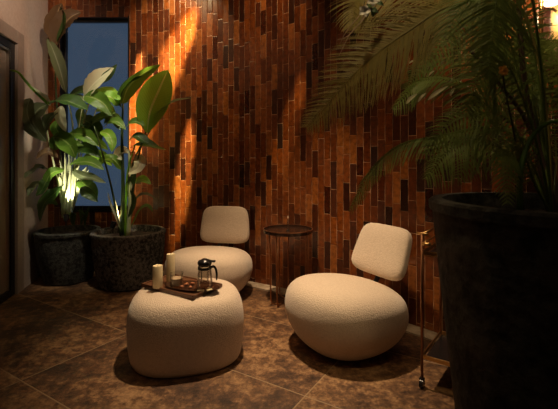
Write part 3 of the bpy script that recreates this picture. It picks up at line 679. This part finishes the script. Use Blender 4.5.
frond(f_, V([(548, 92, 1.75), (536, 74, 1.75), (524, 76, 1.75), (516, 92, 1.75)]), .08, 'fern', nrm=(0, -1, .2), n=40, seed=13, start=.1, droop=.3)
frond(f_, V([(548, 95, 1.75), (556, 88, 1.7), (562, 96, 1.68), (564, 118, 1.66)]), .08, 'fern', nrm=(0, -1, .2), n=40, seed=14, start=.1, droop=.3)
frond(f_, V([(548, 95, 1.75), (538, 92, 1.72), (530, 100, 1.7), (526, 120, 1.7)]), .08, 'fern', nrm=(0, -1, .2), n=40, seed=15, start=.1, droop=.3)
rnd = random.Random(5)
for i in range(13):
    tx = rnd.uniform(405, 515); ty = rnd.uniform(20, 190); Y = rnd.uniform(1.05, 1.6); px = min(522, (tx+552)/2+rnd.uniform(-10, 30)); py = max(-60, ty-rnd.uniform(30, 110))
    frond(f_, V([root, ((px+552)/2+6, (py+216)/2, (Y+1.2)/2), (px, py, Y), ((px+tx)/2-8, (py+ty)/2-14, Y), (tx, ty, Y)]), rnd.uniform(.08, .14), 'fern', nrm=(rnd.uniform(-.4, .4), -.8, .5), n=54, seed=30+i, start=.3, droop=.4)
for k, (q, r) in enumerate(((V([(556, 218, 1.25), (536, 140, 1.25), (524, 80, 1.22), (517, -20, 1.2)]), .012), (V([(550, 218, 1.3), (530, 130, 1.28), (500, 85, 1.25), (470, 50, 1.2)]), .008), (V([(558, 214, 1.4), (549, 160, 1.55), (545, 120, 1.7), (548, 90, 1.75)]), .018), (V([(520, 213, 1.0), (520, 175, 1.0), (530, 140, 1.02), (550, 122, 1.05), (575, 125, 1.05)]), .008))):
    stm(f_, q, r, r*.6, ('bark', 'bark', 'bark', 'leaf')[k])
# pale leaf slivers standing in for glints: highlights put in as colour and shape
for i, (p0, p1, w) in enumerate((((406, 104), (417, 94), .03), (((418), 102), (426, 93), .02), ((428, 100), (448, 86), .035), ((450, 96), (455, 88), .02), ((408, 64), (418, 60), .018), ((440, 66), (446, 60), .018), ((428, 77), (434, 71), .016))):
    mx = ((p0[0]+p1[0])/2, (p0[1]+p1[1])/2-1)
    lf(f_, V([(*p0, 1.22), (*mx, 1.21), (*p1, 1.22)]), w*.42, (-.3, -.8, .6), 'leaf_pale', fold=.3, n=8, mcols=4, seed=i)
# blossom twig (white) and the yellow flower
def blossom(t, c, r, m, n=5, seed=0, name='flower'):
    bm = bmesh.new(); c = Vector(c)-t.location
    for k in range(n):
        an = 2*math.pi*k/n+seed; d = Vector((math.cos(an), -.45, math.sin(an))); leaf_bm(bm, [c, c+d*r*.55+Vector((0, -.004, 0)), c+d*r], r*.95, (math.cos(an)*.3, -1, .1), fold=.3, n=6, mcols=4)
    return surf(name, bm, M[m], t)
tw = thing('blossom_branch', 'thin bare twigs with small white blossoms at the top, left of the big fern', 'branch', P3(376, -30, 1.28))
stm(tw, V([(376, -30, 1.28), (370, -5, 1.28), (362, 12, 1.28), (346, 32, 1.29), (340, 44, 1.31)]), .0022, .001, 'twig', 'twig')
stm(tw, V([(370, -5, 1.28), (364, 18, 1.27), (350, 34, 1.27), (338, 58, 1.29)]), .002, .0009, 'twig', 'twig')
stm(tw, V([(371, 0, 1.28), (360, 22, 1.29), (348, 36, 1.30), (337, 40, 1.30)]), .002, .0009, 'twig', 'twig')
for i, (x, y, r) in enumerate(((364, 12, .019), (372, 2, .017), (376, 0, .012))): blossom(tw, P3(x, y, 1.22), r, 'white', seed=i)
for i, (x, y, x2, y2) in enumerate(((370, 9, 379, 13), (371, 5, 367, 9), (374, 8, 373, 17), (377, 3, 384, 6))): lf(tw, V([(x, y, 1.28), ((x+x2)/2, (y+y2)/2-1, 1.27), (x2, y2, 1.28)]), .02, (0, -1, .4), 'leaf_deep', n=6, mcols=4)
yf = thing('yellow_flower', 'single small yellow-orange flower among the dark fern fronds', 'flower', P3(522, 200, 1.19))
stm(yf, [P3(524, 212, 1.17), P3(515, 140, 1.05), P3(506, 95, .95), P3(502.5, 72, .932)], .003, .002, 'stem', 'stem')
for i in range(3): blossom(yf, P3(502.5+(i-1)*.8, 71+i*.8, .93-.004*i), .0125-.002*i, 'yellow', 5, i*.5, 'petals')
# --- wall sconce behind the fern
sx, sy = 1.535, wy(1.535)
sc = thing('wall_sconce', 'glowing wall lamp with brass bar at the top right behind the fern', 'lamp', (sx, sy, 2.0))
nx, ny = -.79, -.61
bm = bmesh.new(); box(bm, (nx*.012, ny*.012, 0), (.05, .02, .30), Matrix.Rotation(math.atan2(-.79*-1, -.61*-1)*0+math.atan2(ny, nx)+math.pi/2, 4, 'Z'), .004); obj('back_plate', bm, M['gold'], sc, smooth=False)
bm = bmesh.new(); tube(bm, [(nx*.02, ny*.02, .02), (nx*.09, ny*.09, .02)], .007, 10); tube(bm, [(nx*.09-.05, ny*.09, -.12), (nx*.09-.05, ny*.09, .25)], .008, 10); obj('bracket', bm, M['gold'], sc)
bm = bmesh.new(); lathe(bm, [(0, -.055), (.03, -.05), (.052, -.02), (.055, .01), (.045, .04), (.02, .055), (0, .057)], 28, c=(nx*.085, ny*.085, .085)); obj('lamp_shade', bm, M['lamp'], sc)
pl_ = bpy.data.lights.new('bulb', 'POINT'); pl_.energy = 10; pl_.color = (1, .72, .42); pl_.shadow_soft_size = .05
po = bpy.data.objects.new('bulb', pl_); C.objects.link(po); po.parent = sc; po.location = (nx*.30, ny*.30, .07)
